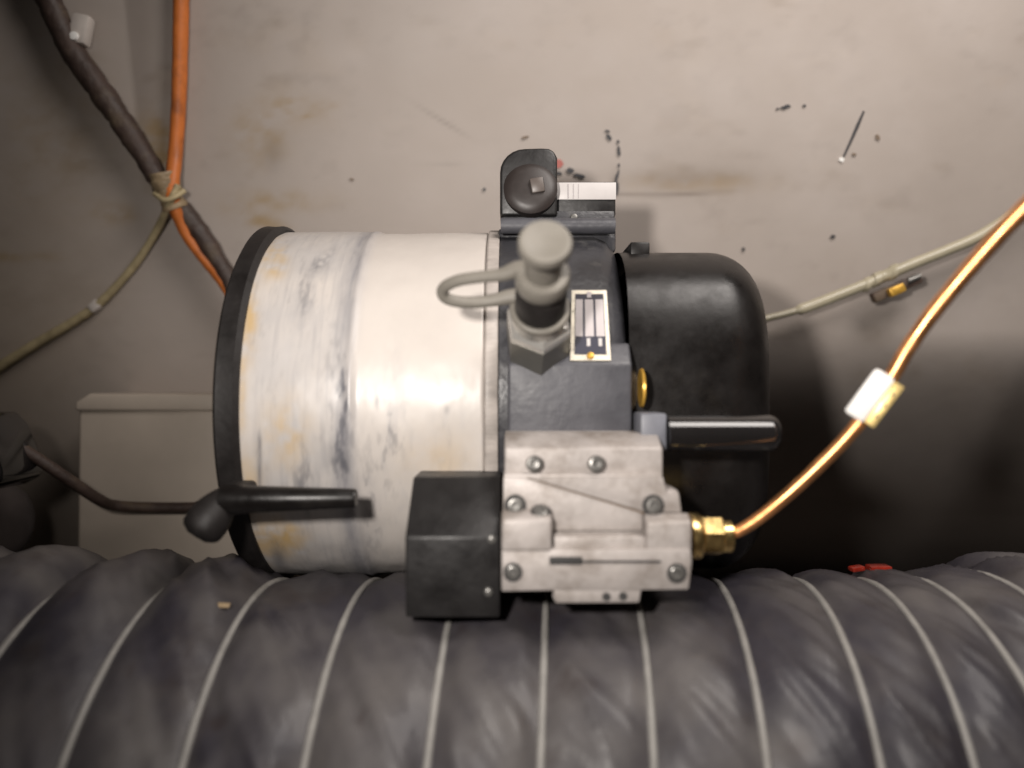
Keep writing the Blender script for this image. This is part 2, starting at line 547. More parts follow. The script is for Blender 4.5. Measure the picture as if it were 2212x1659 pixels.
grey = (1.0 * np.exp(-((XA + 0.0785) / 0.0050) ** 2) * np.clip(0.35 + 0.9 * s2, 0, 1) * (0.45 + 0.55 * smooth01(np.abs(DV - 760) / 220))
        + 0.35 * left * np.clip(s1 * 2.4 - 1.15, 0, 1)
        + 0.55 * gauss(DU, DV, 800, 1120, 22, 120) * s3 + 0.45 * gauss(DU, DV, 855, 900, 26, 110) * np.clip(s2 * 3 - 1, 0, 1.3)
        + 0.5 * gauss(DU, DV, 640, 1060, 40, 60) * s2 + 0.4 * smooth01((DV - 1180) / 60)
        + 0.5 * gauss(DU, DV, 668, 640, 24, 60) * np.clip(s3 * 3 - 1.1, 0, 1))
yel = (gauss(DU, DV, 590, 560, 26, 40) + 0.8 * gauss(DU, DV, 540, 690, 16, 80) + 0.6 * gauss(DU, DV, 522, 830, 10, 120)
       + 0.7 * gauss(DU, DV, 535, 1060, 26, 70) + 0.9 * gauss(DU, DV, 615, 1160, 45, 40) + 0.6 * gauss(DU, DV, 620, 940, 45, 70)
       + 0.5 * gauss(DU, DV, 560, 1180, 30, 60) + 0.35 * gauss(DU, DV, 950, 1000, 70, 60)) * np.clip(s3 * 2.2 - 0.45, 0, 1)
cut = lambda n, lo, k: np.clip((n - lo) * k, 0, 1)
dark = (0.9 * gauss(DU, DV, 736, 900, 24, 130) * cut(s5, 0.48, 5) + 0.9 * gauss(DU, DV, 742, 840, 10, 40) * cut(s5, 0.38, 5)
        + 0.55 * gauss(DU, DV, 740, 1010, 40, 90) * cut(s6, 0.50, 6) + 0.9 * gauss(DU, DV, 815, 865, 5, 16)
        + 0.55 * gauss(DU, DV, 845, 930, 24, 110) * cut(s5, 0.53, 8) + 0.4 * gauss(DU, DV, 800, 1080, 30, 130) * cut(s5, 0.53, 8)
        + 0.85 * np.exp(-((DU - 560) / 5) ** 2) * smooth01((DV - 905) / 60) * (1 - smooth01((DV - 1045) / 20)) * np.clip(s2 * 2.5 - 0.5, 0, 1)
        + 0.7 * gauss(DU, DV, 602, 1205, 13, 32, -0.3) + 0.6 * gauss(DU, DV, 655, 1040, 26, 60) * cut(s5, 0.48, 6)
        + 0.7 * gauss(DU, DV, 695, 565, 34, 11, -0.75) * cut(s3, 0.40, 5) + 0.5 * gauss(DU, DV, 658, 630, 14, 46) * cut(s5, 0.48, 7)
        + 0.35 * gauss(DU, DV, 700, 700, 50, 60) * cut(s6, 0.52, 6)
        + 0.5 * gauss(DU, DV, 965, 885, 6, 10) + 0.35 * gauss(DU, DV, 960, 960, 14, 60) * cut(s5, 0.52, 6)
        + 0.15 * left * cut(s5, 0.62, 6)) * 0.85
Dv = np.stack([XA.ravel(), DY.ravel(), DZ.ravel()], 1)
Df = []
for i in range(na - 1):
    for k in range(nt_):
        k2 = (k + 1) % nt_
        Df.append((i * nt_ + k, (i + 1) * nt_ + k, (i + 1) * nt_ + k2, i * nt_ + k2))
Df.append(tuple(range(nt_)))
Df.append(tuple((na - 1) * nt_ + k for k in range(nt_))[::-1])
obj("drum", Dv, Df, M_drum, heater, attrs={"st_haze": haze.ravel(), "st_grey": grey.ravel(), "st_yellow": yel.ravel() * front.ravel(), "st_dark": dark.ravel() * front.ravel()})

ax = (1, 0, 0)
O = (0, AY, AZ)
lathe("rubber_band", [(-0.1372, 0.088), (-0.1385, 0.0985), (-0.1365, 0.1015), (-0.1325, 0.1012), (-0.1285, 0.1015), (-0.1262, 0.0995), (-0.1265, 0.0960)], O, ax, M_rubber, heater, 120)
lathe("seam_flange", [(-0.0128, 0.094), (-0.0128, 0.0985), (-0.0120, 0.0992), (-0.0075, 0.0992), (-0.0066, 0.0985), (-0.0066, 0.094)], O, ax, M_flange, heater, 120)
lathe("burner_body", [(-0.0066, 0.080), (-0.0066, 0.0972), (-0.0060, 0.0978), (0.0440, 0.0978), (0.0500, 0.0955), (0.0545, 0.0905), (0.0555, 0.085)], O, ax, M_body, heater, 120)
NC, NE = 96, 10
prof_m = [(0.0556, 1.0), (0.0560, 1.0)]
for k in range(NE + 1):
    t = math.radians(90 * k / NE)
    prof_m.append((0.1290 - 0.026 + 0.026 * math.sin(t), 1 - (0.026 / 0.086) * (1 - math.cos(t))))
prof_m += [(0.1294, 0.35), (0.1295, 0.02)]


def squarish(name, prof_, hy, hz_, m):
    """rounded-square section swept along the drum axis"""
    mv, mf = [], []
    for (h, f) in prof_:
        for k in range(NC):
            t = 2 * math.pi * k / NC
            c_, s_ = math.cos(t), math.sin(t)
            e_ = 2 / 3.6
            mv.append((h, 0.468 - hy * f * math.copysign(abs(c_) ** e_, c_), AZ - 0.003 + hz_ * f * math.copysign(abs(s_) ** e_, s_)))
    for i in range(len(prof_) - 1):
        for k in range(NC):
            k2 = (k + 1) % NC
            mf.append((i * NC + k, i * NC + k2, (i + 1) * NC + k2, (i + 1) * NC + k))
    mf.append(tuple((len(prof_) - 1) * NC + k for k in range(NC)))
    return fixn(name, mv, mf, m, heater, angle=50)


squarish("motor_cover", prof_m, 0.088, 0.0855, M_motor)
pbox("motor_tab", 1362, 1404, 522, 575, 0.415, 0.46, M_motor, heater, 0.001)
# added flat pad, its lighter grey standing for light on the casting
a0 = P(1078, 945, 0.367); a1 = P(1366, 758, 0.367)
prism_yz("lit_pad", [(0.3675, a0.z), (0.3675, a1.z - 0.006), (0.3755, a1.z + 0.004), (0.40, a1.z + 0.004), (0.40, a0.z)], a0.x + 0.004, a1.x, M_pad, heater, 0.0015, 3)
a = P(1385, 838, 0.372)
lathe("brass_plug", [(-0.0005, 0.0), (-0.0005, 0.0088), (0.0006, 0.0091), (0.0014, 0.0070), (0.0016, 0.0)], a, ax, M_gold, heater, 28)
# glossy rod
c0 = P(1440, 936, 0.352); c1 = P(1682, 940, 0.352)
ln = c1.x - c0.x; rr = 0.0079
rp = [(0, 0), (0, rr)] + [(ln - rr * 0.55 + rr * 0.55 * math.sin(t), rr * 0.45 + rr * 0.55 * math.cos(t)) for t in [math.radians(x) for x in (0, 22, 45, 68, 90)]] + [(ln, 0)]
rod = lathe("glossy_rod", rp, c0, ax, M_gloss, heater, 36)
pbox("rod_socket", 1384, 1441, 893, 975, 0.349, 0.372, M_grey, rod, 0.0012)

# name plate on the casting
pt, pb = P(1272, 631, 0.3845), P(1275, 782, 0.3695)
pu = (pt - pb); hh = pu.length / 2; pu.normalize()
pxv = Vector((1, 0, 0)); pn = pxv.cross(pu).normalized()
if pn.y > 0:
    pn = -pn
pc = (pt + pb) / 2 + pn * 0.0006
hw = 0.0093


def plate_quad(name, x0, x1, y0, y1, lift, m, parent):
    """little raised field; x,y run 0..1 over the plate"""
    q = []
    for l in (lift, 0.0003):
        for (x, y) in ((x0, y0), (x1, y0), (x1, y1), (x0, y1)):
            w = hw * (1.0 - 0.11 * (1 - y))
            q.append(pc + pxv * ((2 * x - 1) * w) + pu * ((1 - 2 * y) * hh) + pn * l)
    return fixn(name, q, [(0, 1, 2, 3), (0, 1, 5, 4), (1, 2, 6, 5), (2, 3, 7, 6), (3, 0, 4, 7)], m, parent)


plate = plate_quad("name_plate", 0, 1, 0, 1, 0.0012, M_frame, heater)
plate_quad("plate_print", 0.10, 0.90, 0.06, 0.92, 0.0015, M_navy, plate)
plate_quad("plate_field", 0.11, 0.31, 0.145, 0.675, 0.0018, M_field, plate)
plate_quad("plate_field", 0.37, 0.60, 0.145, 0.675, 0.0018, M_field, plate)
plate_quad("plate_field", 0.66, 0.88, 0.145, 0.675, 0.0018, M_field, plate)
plate_quad("plate_mark", 0.43, 0.55, 0.035, 0.12, 0.0019, M_field, plate)
plate_quad("plate_mark", 0.41, 0.50, 0.70, 0.81, 0.0018, M_white, plate)
plate_quad("plate_mark", 0.71, 0.80, 0.70, 0.81, 0.0018, M_white, plate)
lathe("rivet", [(0, 0.0018), (0.0012, 0.0015), (0.0016, 0)], pc + pn * 0.001 - pu * (hh * 0.88), pn, M_gold, plate, 14)

# test port with beige dust cap, standing out from the casting
tb = P(1160, 748, 0.374)
ta = Vector((0.012, -math.cos(math.radians(27)), math.sin(math.radians(27)))).normalized()
nut = lathe("port_nut", [(0.0, 0.0154), (0.0196, 0.0154), (0.0198, 0.0)], tb, ta, M_nut_shaded, heater, 6, math.radians(8), angle=20)
lathe("nut_chamfer", [(0.0196, 0.0), (0.0196, 0.0153), (0.0226, 0.0150), (0.0252, 0.0128), (0.0254, 0.0)], tb, ta, M_nut_lit, nut, 6, math.radians(8), angle=20)
lathe("port_washer", [(0.0250, 0.0), (0.0250, 0.0122), (0.0310, 0.0112), (0.0315, 0)], tb, ta, M_steel, nut, 40)
lathe("port_collar", [(0.031, 0.0), (0.031, 0.0102), (0.034, 0.0108), (0.0455, 0.0108), (0.0475, 0.0102), (0.050, 0.0090), (0.052, 0.0088), (0.052, 0)], tb, ta, M_rubber, nut, 48)
lathe("cap_ring", [(0.0515, 0.0), (0.0515, 0.0105), (0.0528, 0.0111), (0.0585, 0.0111), (0.0598, 0.0103), (0.0600, 0.0076), (0.0596, 0)], tb, ta, M_beige, nut, 48)
lathe("dust_cap", [(0.058, 0.0), (0.058, 0.0074), (0.0738, 0.0074), (0.0745, 0.0094), (0.0758, 0.0103), (0.0788, 0.0104), (0.0800, 0.0098), (0.0802, 0.0076), (0.0796, 0.0064), (0.0796, 0)], tb, ta, M_beige, nut, 56)
tube("cap_strap", [P(1150, 585, 0.322), P(1118, 582, 0.324), P(1085, 593, 0.326), P(1040, 598, 0.329), P(990, 606, 0.333), P(960, 621, 0.337), P(959, 640, 0.340),
                   P(985, 651, 0.342), P(1030, 653, 0.344), P(1070, 648, 0.345), P(1105, 641, 0.346), P(1150, 640, 0.347)],
     lambda t: 0.0021 + 0.0016 * (max(0, 1 - t / 0.26) ** 1.5 + max(0, 1 - (1 - t) / 0.26) ** 1.5), M_beige, nut, 12, 8, flat=1.25)
tube("retainer_ring", [tb + ta * 0.0325 + 0.0116 * (math.cos(t) * Vector((1, 0, 0)) + math.sin(t) * Vector((1, 0, 0)).cross(ta)) for t in np.linspace(0, 2 * np.pi, 25)], 0.0016, M_beige, nut, 8, 2)

# relay housing on top
hd = 0.430
def px(u, v, d=hd):
    p = P(u, v, d)
    return (p.x, p.z)
out = [px(1080, 466), px(1080, 372)]
for k in range(1, 7):
    t = math.radians(180 - 15 * k)
    out.append(px(1134 + 54 * math.cos(t), 372 - 52 * math.sin(t)))
out += [px(1170, 319), px(1186, 320), px(1197, 326), px(1204, 340), px(1204, 466)]
relay = prism_xz("relay_housing", out, hd, 0.505, M_box, heater, 0.0016, 3)
dc = P(1146, 408, hd)
lathe("relay_dome", [(-0.004, 0.0146), (0.0012, 0.0144), (0.0026, 0.0128), (0.0034, 0.0098), (0.0038, 0.0050), (0.0039, 0)], dc, (0.0, -0.985, 0.17), M_dome, relay, 40)
obox("lens_glint", dc + Vector((0.0035, -0.0044, 0.0008)), Vector((0.98, 0, 0.17)), Vector((0, 1, 0)), Vector((-0.17, 0, 0.98)), 0.0036, 0.0016, 0.0040, M_glint, relay, 0.0008)  # lighter square added for the reflection on the dome
rb = pbox("relay_base", 1203, 1330, 392, 468, 0.437, 0.505, M_box, relay, 0.0012)
lab = pbox("relay_label", 1199, 1331, 394, 431, 0.4362, 0.4371, M_white, relay, 0.0002)
for u0, u1 in ((1226, 1229), (1238, 1240), (1249, 1250.5)):
    pbox("label_line", u0, u1, 397, 428, 0.4359, 0.4364, M_haze, lab, 0.0)
a = P(1082, 488, 0.425); b = P(1328, 486, 0.425)
lip = lathe("bracket_lip", [(0, 0), (0, 0.0042), (b.x - a.x, 0.0042), (b.x - a.x, 0)], a, ax, M_pad, heater, 28)
pbox("bracket_foot", 1076, 1331, 492, 545, 0.432, 0.50, M_body, heater, 0.002)
pbox("bracket_back", 1084, 1328, 455, 500, 0.4345, 0.50, M_body, heater, 0.001)
lathe("lip_screw", [(0, 0.0022), (0.0012, 0.0018), (0.0016, 0)], P(1240, 470, 0.4335), (0, -1, 0.1), M_screw, lip, 14)

# control box left of the valve
z1, z2, z3 = H - 0.0407, H - 0.0627, H - 0.0962
ctl = prism_yz("control_box", [(0.352, z1), (0.329, z2), (0.331, z3), (0.392, z3), (0.385, z1)], 0, -0.0050, M_box, heater, 0.0009, 2,
               x0s=[-0.0432, -0.0438, -0.0438, -0.0438, -0.0432])
for (u, v) in ((1062, 1165), (1055, 1279)):
    lathe("screw", [(-0.001, 0.0018), (0.0005, 0.0017), (0.0009, 0.0010), (0.0010, 0)], P(u, v, 0.3295), (0, -1, 0), M_screw, ctl, 16)

# clamp bolt with knob on the band
a = P(482, 1079, 0.357); b = P(770, 1076, 0.352)
bolt = lathe("clamp_bolt", [(0, 0), (0, 0.0068), (0.006, 0.0068), (0.010, 0.0062), ((b - a).length - 0.001, 0.0042), ((b - a).length, 0.0036), ((b - a).length, 0)], a, (b - a), M_motor, heater, 28)
k0 = P(492, 1066, 0.360); k1 = P(424, 1160, 0.352)
kl = (k1 - k0).length
kp = [(0, 0)] + [(kl * t, 0.0094 * (math.sin(math.pi * min(1, t * 0.56 + 0.13)) ** 0.8) * (1 if t < 0.9 else (1 - (t - 0.9) / 0.1 * 0.45))) for t in np.linspace(0.0, 1.0, 14)] + [(kl * 1.01, 0)]
lathe("clamp_knob", kp, k0, (k1 - k0), M_rubber, bolt, 28)
pbox("clamp_lug", 478, 530, 1046, 1114, 0.362, 0.385, M_rubber, heater, 0.002, 3)

# valve block
vd = 0.330
def q(u, v):
    p = P(u, v, vd)
    return (p.x, p.z)
valve = prism_xz("valve_block", [q(*t) for t in ((1088, 1026), (1436, 1026), (1444, 1064), (1470, 1062), (1479, 1112), (1490, 1130), (1495, 1200), (1488, 1277), (1386, 1277), (1381, 1305),
                                                 (1197, 1305), (1191, 1279), (1083, 1281), (1084, 1150))][::-1], 0.3355, 0.376, M_alu, heater, 0.0008, 2)
za, zb, zc_ = P(0, 937, 0.3450).z, P(0, 969, 0.3365).z, P(0, 1034, 0.3365).z
prism_yz("valve_flange", [(0.3505, za), (0.3390, zb), (0.3390, zc_), (0.378, zc_), (0.378, za)], P(1090, 0, 0.339).x, P(1432, 0, 0.339).x, M_alu, valve, 0.0010, 3)
# upper face plate, two halves either side of the oblique joint
prism_xz("valve_face", [q(*t) for t in ((1087, 1033), (1132, 1033), (1392, 1112), (1392, 1150), (1196, 1150), (1086, 1150))][::-1], 0.3335, 0.3362, M_alu, valve, 0.0006)
prism_xz("valve_face", [q(*t) for t in ((1139, 1033), (1436, 1033), (1444, 1068), (1470, 1066), (1476, 1110), (1395, 1109))][::-1], 0.3330, 0.3362, M_alu, valve, 0.0006)
# left boss, right boss, bottom band with sloping lip
zz = lambda v, d: P(0, v, d).z
prism_yz("valve_boss", [(0.3335, zz(1098, 0.333)), (0.3245, zz(1122, 0.3245)), (0.3245, zz(1192, 0.3245)), (0.337, zz(1192, 0.3245))], P(1083, 0, 0.3265).x, P(1192, 0, 0.3265).x, M_alu, valve, 0.0014, 3)
prism_yz("valve_boss", [(0.3335, zz(1106, 0.333)), (0.3265, zz(1128, 0.3265)), (0.3265, zz(1192, 0.3265)), (0.337, zz(1192, 0.3265))], P(1396, 0, 0.3275).x, P(1492, 0, 0.329).x, M_alu, valve, 0.0012, 3)
prism_yz("valve_ledge", [(0.3345, zz(1150, 0.333)), (0.3285, zz(1160, 0.3285)), (0.3285, zz(1192, 0.3285)), (0.337, zz(1192, 0.3285))], P(1197, 0, 0.329).x, P(1395, 0, 0.329).x, M_alu, valve, 0.0006, 2)
prism_xz("valve_band", [(P(u, 0, 0.326).x, zz(v, 0.326)) for u, v in ((1083, 1186), (1493, 1186), (1495, 1215), (1488, 1274), (1386, 1275), (1197, 1276), (1083, 1278))][::-1], 0.3255, 0.337, M_alu, valve, 0.0010, 2)
prism_xz("valve_foot", [(P(u, 0, 0.326).x, zz(v, 0.326)) for u, v in ((1194, 1270), (1387, 1270), (1381, 1303), (1199, 1304))][::-1], 0.3262, 0.345, M_alu, valve, 0.0008, 2)
pbox("valve_slot", 1187, 1258, 1203, 1220, 0.3251, 0.3260, M_slot, valve, 0.0002)
pbox("valve_slot", 1258, 1428, 1211, 1216, 0.3251, 0.3260, M_slot, valve, 0.0001)
obox("valve_joint", (P(1134, 1033, 0.3345) + P(1393, 1110, 0.3345)) / 2, *(lambda d: (d, Vector((0, 1, 0)), d.cross(Vector((0, 1, 0)))))((P(1393, 1110, 0.3345) - P(1134, 1033, 0.3345)).normalized()), 0.0255, 0.0006, 0.0006, M_seam, valve, 0.0001)
for (u, v) in ((1310, 1289), (1346, 1288)):
    lathe("valve_hole", [(-0.001, 0.0017), (0.0003, 0.0017), (0.0003, 0.0)], P(u, v, 0.3260), (0, -1, 0), M_slot, valve, 16)


def screw(u, v, d, r, tilt=0.0, h=0.0028, well=True):
    c = P(u, v, d)
    n = Vector((0, -math.cos(tilt), math.sin(tilt)))
    prof_ = [(-0.0015, r), (h * 0.7, r), (h, r * 0.82), (h * 1.05, r * 0.58), (h * 0.55, r * 0.5), (h * 0.5, 0)]
    s = lathe("screw", prof_, c, n, M_screw, valve, 20)
    if well:
        lathe("screw_well", [(-0.0004, r * 1.0), (0.0003, r * 1.35), (0.0004, r * 1.15), (0.0002, r * 1.0)], c, n, M_slot, valve, 20)
    return s


screw(1154, 1002, 0.3385, 0.0036, 0.12, 0.0042, False)
screw(1287, 1002, 0.3385, 0.0036, 0.12, 0.0042, False)
screw(1113, 1092, 0.3332, 0.0034, 0.1, 0.0024)
screw(1411, 1092, 0.3327, 0.0034, 0.1, 0.0024)
screw(1168, 1106, 0.3300, 0.0031, 0.95, 0.0014)
screw(1108, 1236, 0.3254, 0.0029, 0.0, 0.0010)
screw(1462, 1238, 0.3254, 0.0030, 0.0, 0.0012)

# line of the copper pipe
cp = []
for (u_, v_, k_) in ((1545, 1157, .3535), (1577, 1153, .353), (1605, 1142, .352), (1645, 1115, .351), (1700, 1070, .350), (1760, 1015, .350), (1820, 955, .350), (1872, 893, .350), (1925, 815, .350),
                     (1962, 752, .350), (2012, 680, .350), (2080, 597, .350), (2150, 517, .350), (2215, 449, .350), (2310, 360, .350), (2460, 240, .35)):
    lo_, hi_ = 0.2, 0.5                               # the pipe sweeps round at an even reach from the light and the lens
    for _ in range(40):
        m_ = 0.5 * (lo_ + hi_)
        w_ = P(u_, v_, m_)
        e_ = 0.5 * ((w_ - Vector((0, 0, H))).length + (w_ - FLASH).length)
        lo_, hi_ = (m_, hi_) if e_ < k_ + 0.030 else (lo_, m_)
    cp.append(P(u_, v_, m_))
print("pipe depths", [round(p.y, 3) for p in cp])

# brass union on the valve
fc = P(1490, 1158, cp[1].y)
uni = lathe("brass_union", [(0, 0), (0, 0.0098), (0.0035, 0.0098), (0.0045, 0.0090), (0.0045, 0.0)], fc, ax, M_brass, heater, 40)
lathe("union_nut", [(0.0044, 0), (0.0044, 0.0074), (0.0052, 0.0083), (0.0128, 0.0083), (0.0137, 0.0076), (0.0137, 0)], fc, ax, M_brass, uni, 6, math.radians(18), angle=20)
lathe("union_collar", [(0.0136, 0), (0.0136, 0.0068), (0.0172, 0.0068), (0.0176, 0.0060), (0.0176, 0)], fc, ax, M_brass, uni, 32)

# ------------------------------------------------------------------ copper pipe
pipe = tube("copper_pipe", cp, lambda t: 0.00235 + 0.0011 * t, M_copper, own=True, n=16, wob=0.05, seed=3)
tag(pipe, "thin copper pipe curving up from the brass union with a white tag on it", "pipe")
td = (cp[8] - cp[6]).normalized()
tn = (Vector((0, 0, H)) - cp[7]).normalized()
tn = (tn - td * tn.dot(td)).normalized()
ts = td.cross(tn).normalized()
if ts.x < 0:
    ts = -ts
tcn = P(1886, 860, cp[7].y - 0.004)
sl = obox("white_tag", tcn - ts * 0.0016, ts, tn, td, 0.0044, 0.0034, 0.0106, M_tag, pipe, 0.0016)
ys = obox("yellow_strip", tcn + ts * 0.0048, ts, tn, td, 0.0022, 0.0027, 0.0098, M_tagy, pipe, 0.0006)
for k in (-1, 0, 1):
    lathe("strip_dot", [(0, 0.0007), (0.0003, 0.0007), (0.0003, 0)], tcn + ts * 0.0050 + tn * 0.0027 + td * (0.0052 * k), tn, M_seam, ys, 10)

# ------------------------------------------------------------------ cables on the wall
tc_ = tube("thick_cable", [PW(60, -90, 0.012), PW(105, 0, 0.012), PW(150, 100, 0.013), PW(205, 180, 0.013), PW(262, 262, 0.013), PW(310, 335, 0.013), PW(345, 395, 0.013), PW(380, 440, 0.013),
                           PW(430, 500, 0.014), PW(478, 575, 0.016), PW(540, 680, 0.020)], lambda t: 0.0086 - 0.0022 * t + 0.0007 * math.sin(23 * t) * math.sin(41 * t), M_cable, own=True, n=14, wob=0.16, seed=4)
tag(tc_, "thick dark brown cable running down the wall behind the drum heater", "cable")
oc = tube("orange_cable", [PW(391, -80, 0.008), PW(391, 20, 0.008), PW(389, 120, 0.008), PW(386, 220, 0.008), PW(380, 320, 0.010), PW(372, 400, 0.020), PW(376, 440, 0.020), PW(404, 505, 0.016),
                           PW(444, 560, 0.015), PW(485, 612, 0.018), PW(540, 700, 0.02)], lambda t: 0.0052 - 0.0008 * t, M_orange, own=True, n=14, wob=0.06, seed=9)
tag(oc, "bright orange cable hanging straight down the wall beside the thick brown cable", "cable")
cd = tube("thin_cord", [PW(385, 400, 0.024), PW(366, 440, 0.024), PW(340, 495, 0.010), PW(300, 560, 0.007), PW(250, 620, 0.006), PW(205, 663, 0.006), PW(150, 700, 0.006), PW(90, 735, 0.006), PW(30, 772, 0.006), PW(-60, 830, 0.006)],
          lambda t: 0.0024 + 0.0014 * t, M_cord, own=True, n=10, wob=0.1, seed=2)
tag(cd, "thin pale cord with a white bead sagging left from the taped cables", "cord")
bc = PW(207, 661, 0.006)
obox("cord_bead", bc, Vector((0.75, 0, 0.66)), Vector((0, 1, 0)), Vector((-0.66, 0, 0.75)), 0.0046, 0.0036, 0.0036, M_clip, cd, 0.0018)
tp = tube("cable_tape", [PW(352, 372, 0.0165), PW(360, 400, 0.0165), PW(370, 430, 0.0165), PW(380, 452, 0.0165)], lambda t: 0.0088 + 0.001 * math.sin(7 * t), M_tape, own=True, n=16, wob=0.16, seed=6, flat=1.0)
tag(tp, "old brown tape binding the orange and brown cables together", "tape")
tube("tie_strip", [PW(334, 418, 0.022), PW(355, 432, 0.028), PW(378, 425, 0.028), PW(398, 412, 0.022)], 0.0019, M_cord, tp, 8)
cb = PW(176, 66, 0.010)
clip = root("cable_clip", "small whitish plastic cable clip on the wall beside the thick brown cable", "clip", cb)
obox("clip_body", cb, Vector((0.98, 0, -0.2)), Vector((0, 1, 0)), Vector((0.2, 0, 0.98)), 0.0062, 0.005, 0.0100, M_clip, clip, 0.0025)
lathe("clip_nail", [(0, 0.003), (0.0015, 0.0027), (0.0022, 0)], cb + Vector((-0.002, -0.005, -0.006)), (0, -1, 0), M_tag, clip, 14)

# milky hose on the right
hz = tube("milky_hose", [PW(1560, 715, 0.02), PW(1640, 692, 0.02), PW(1700, 677, 0.02), PW(1745, 663, 0.02), PW(1820, 634, 0.02), PW(1890, 606, 0.02), PW(1960, 575, 0.02), PW(2040, 543, 0.02), PW(2110, 513, 0.022), PW(2180, 470, 0.024), PW(2330, 380, 0.03)],
          lambda t: 0.0026 if t < 0.26 else 0.0040, M_clear, own=True, n=12, wob=0.03)
tag(hz, "milky plastic hose rising to the right behind the copper pipe", "hose")
hcl = root("hose_clamp", "dark hose clamp with a yellow tab on the milky hose", "clamp", PW(1930, 592, 0.025))
hd_ = (PW(1990, 562, 0.02) - PW(1870, 615, 0.02)).normalized()
lathe("clamp_band", [(0, 0.0040), (0, 0.0052), (0.005, 0.0053), (0.006, 0.0045), (0.012, 0.0045), (0.013, 0.0056), (0.017, 0.0056), (0.0175, 0.0040)], PW(1885, 607, 0.02), hd_, M_clear, hcl, 24)
lathe("clamp_ring", [(0, 0.0040), (0, 0.0050), (0.002, 0.0054), (0.004, 0.0050), (0.004, 0.004)], PW(1866, 617, 0.02), hd_, M_clear, hcl, 24)
obox("clamp_block", PW(1935, 623, 0.022), hd_, Vector((0, 1, 0)), hd_.cross(Vector((0, 1, 0))), 0.0175, 0.004, 0.0036, M_cable, hcl, 0.0014)
obox("yellow_tab", PW(1936, 627, 0.029), hd_, Vector((0, 1, 0)), hd_.cross(Vector((0, 1, 0))), 0.0055, 0.003, 0.0032, M_gold, hcl, 0.0012)
lathe("clamp_screw", [(0, 0.0026), (0.009, 0.0022), (0.0095, 0)], PW(1960, 608, 0.026), hd_, M_screw, hcl, 14)

# ------------------------------------------------------------------ things at the left
pd = 0.560
pl = P(160, 850, pd); pr = P(640, 850, pd)
crate = root("storage_box", "pale cream plastic box standing behind the left end of the drum heater", "box", (0.5 * (pl.x + pr.x), 0.59, 0))
prism_xz("box_body", [(pl.x - 0.002, 0.0), (pl.x + 0.001, P(0, 884, pd).z), (pr.x, P(0, 884, pd).z), (pr.x, 0.0)], pd + 0.003, 0.628, M_panel, crate, 0.003, 3)
prism_xz("box_lid", [(pl.x, P(0, 888, pd).z), (pl.x + 0.0005, P(0, 868, pd).z), (pl.x + 0.010, P(0, 850, pd).z), (pr.x, P(0, 850, pd).z), (pr.x, P(0, 888, pd).z)], pd, 0.630, M_panel, crate, 0.002, 3)
bh = tube("brown_hose", [P(-40, 915, 0.50), P(20, 952, 0.50), P(80, 990, 0.505), P(150, 1037, 0.515), P(215, 1080, 0.53), P(250, 1092, 0.54), P(320, 1096, 0.55), P(420, 1096, 0.552), P(520, 1092, 0.552)], 0.0037, M_cable, own=True, n=12)
tag(bh, "thin brown hose crossing the cream box towards the heater band", "hose")
bk = root("black_connector", "black rounded connector at the left edge joined to the brown hose", "connector", P(0, 1060, 0.49))
out = [(P(u, 0, 0.47).x, P(0, v, 0.47).z) for u, v in ((-170, 890), (-60, 895), (-34, 925), (-14, 975), (4, 1025), (-4, 1046), (-40, 1064), (-170, 1070))]
prism_xz("connector_body", out[::-1], 0.47, 0.515, M_gloss, bk, 0.004, 3)
lathe("connector_neck", [(0, 0), (0, 0.006), (0.008, 0.0052), (0.012, 0.0045), (0.012, 0)], P(14, 948, 0.50), (P(80, 990, 0.505) - P(20, 952, 0.50)), M_rubber, bk, 20)
le = P(-60, 1130, 0.56); re_ = P(46, 1130, 0.56)
lp = [(0, 0), (0, 0.028)] + [(re_.x - le.x - 0.018 + 0.018 * math.sin(t), 0.012 + 0.016 * math.cos(t)) for t in np.linspace(0, math.pi / 2, 7)] + [(re_.x - le.x, 0)]
lump = lathe("foam_roll", lp, le, ax, M_lump, None, 32, own=True)
tag(lump, "dull grey rounded foam roll end below the black connector at the left edge", "foam roll")

# ------------------------------------------------------------------ flexible duct
CY, CZ, RD, PITCH = 0.385, H - 0.2075, 0.1095, 0.0419
S0 = 0.006
ds = 0.0022
S = np.arange(-0.46, 0.60, ds)
# heading angle: straight, then swinging away to the back right
head = 0.16 * smooth01((S - 0.14) / 0.18) + 0.05 * smooth01((-0.06 - S) / 0.12)
rise = 0.09 * smooth01((S - 0.175) / 0.05) * (1 - smooth01((S - 0.245) / 0.04)) - 0.07 * smooth01((-0.10 - S) / 0.15)
tx = np.cos(head) * np.cos(rise); ty = np.sin(head) * np.cos(rise); tz = np.sin(rise)
i0 = int(np.argmin(np.abs(S)))
cx = np.cumsum(tx) * ds; cy = np.cumsum(ty) * ds; cz = np.cumsum(tz) * ds
cx -= cx[i0]; cy += CY - cy[i0]; cz += CZ - cz[i0]
FRx, FRy = ty.copy(), -tx.copy()                       # horizontal front direction
nrm = np.hypot(FRx, FRy); FRx /= nrm; FRy /= nrm
UPx = -(tz * FRy) * -1; UPy = -(tz * FRx); UPz = tx * -FRy * -1
up = np.stack([np.cross([a, b, 0], [c, d, e]) for a, b, c, d, e in zip(FRx, FRy, tx, ty, tz)])
up *= np.sign(up[:, 2:3])
phi = np.concatenate([np.linspace(-180, -40, 30, endpoint=False), np.linspace(-40, 140, 200, endpoint=False), np.linspace(140, 180, 10, endpoint=False)])
phi = np.radians(phi)
SS, PH = np.meshgrid(S, phi, indexing='ij')


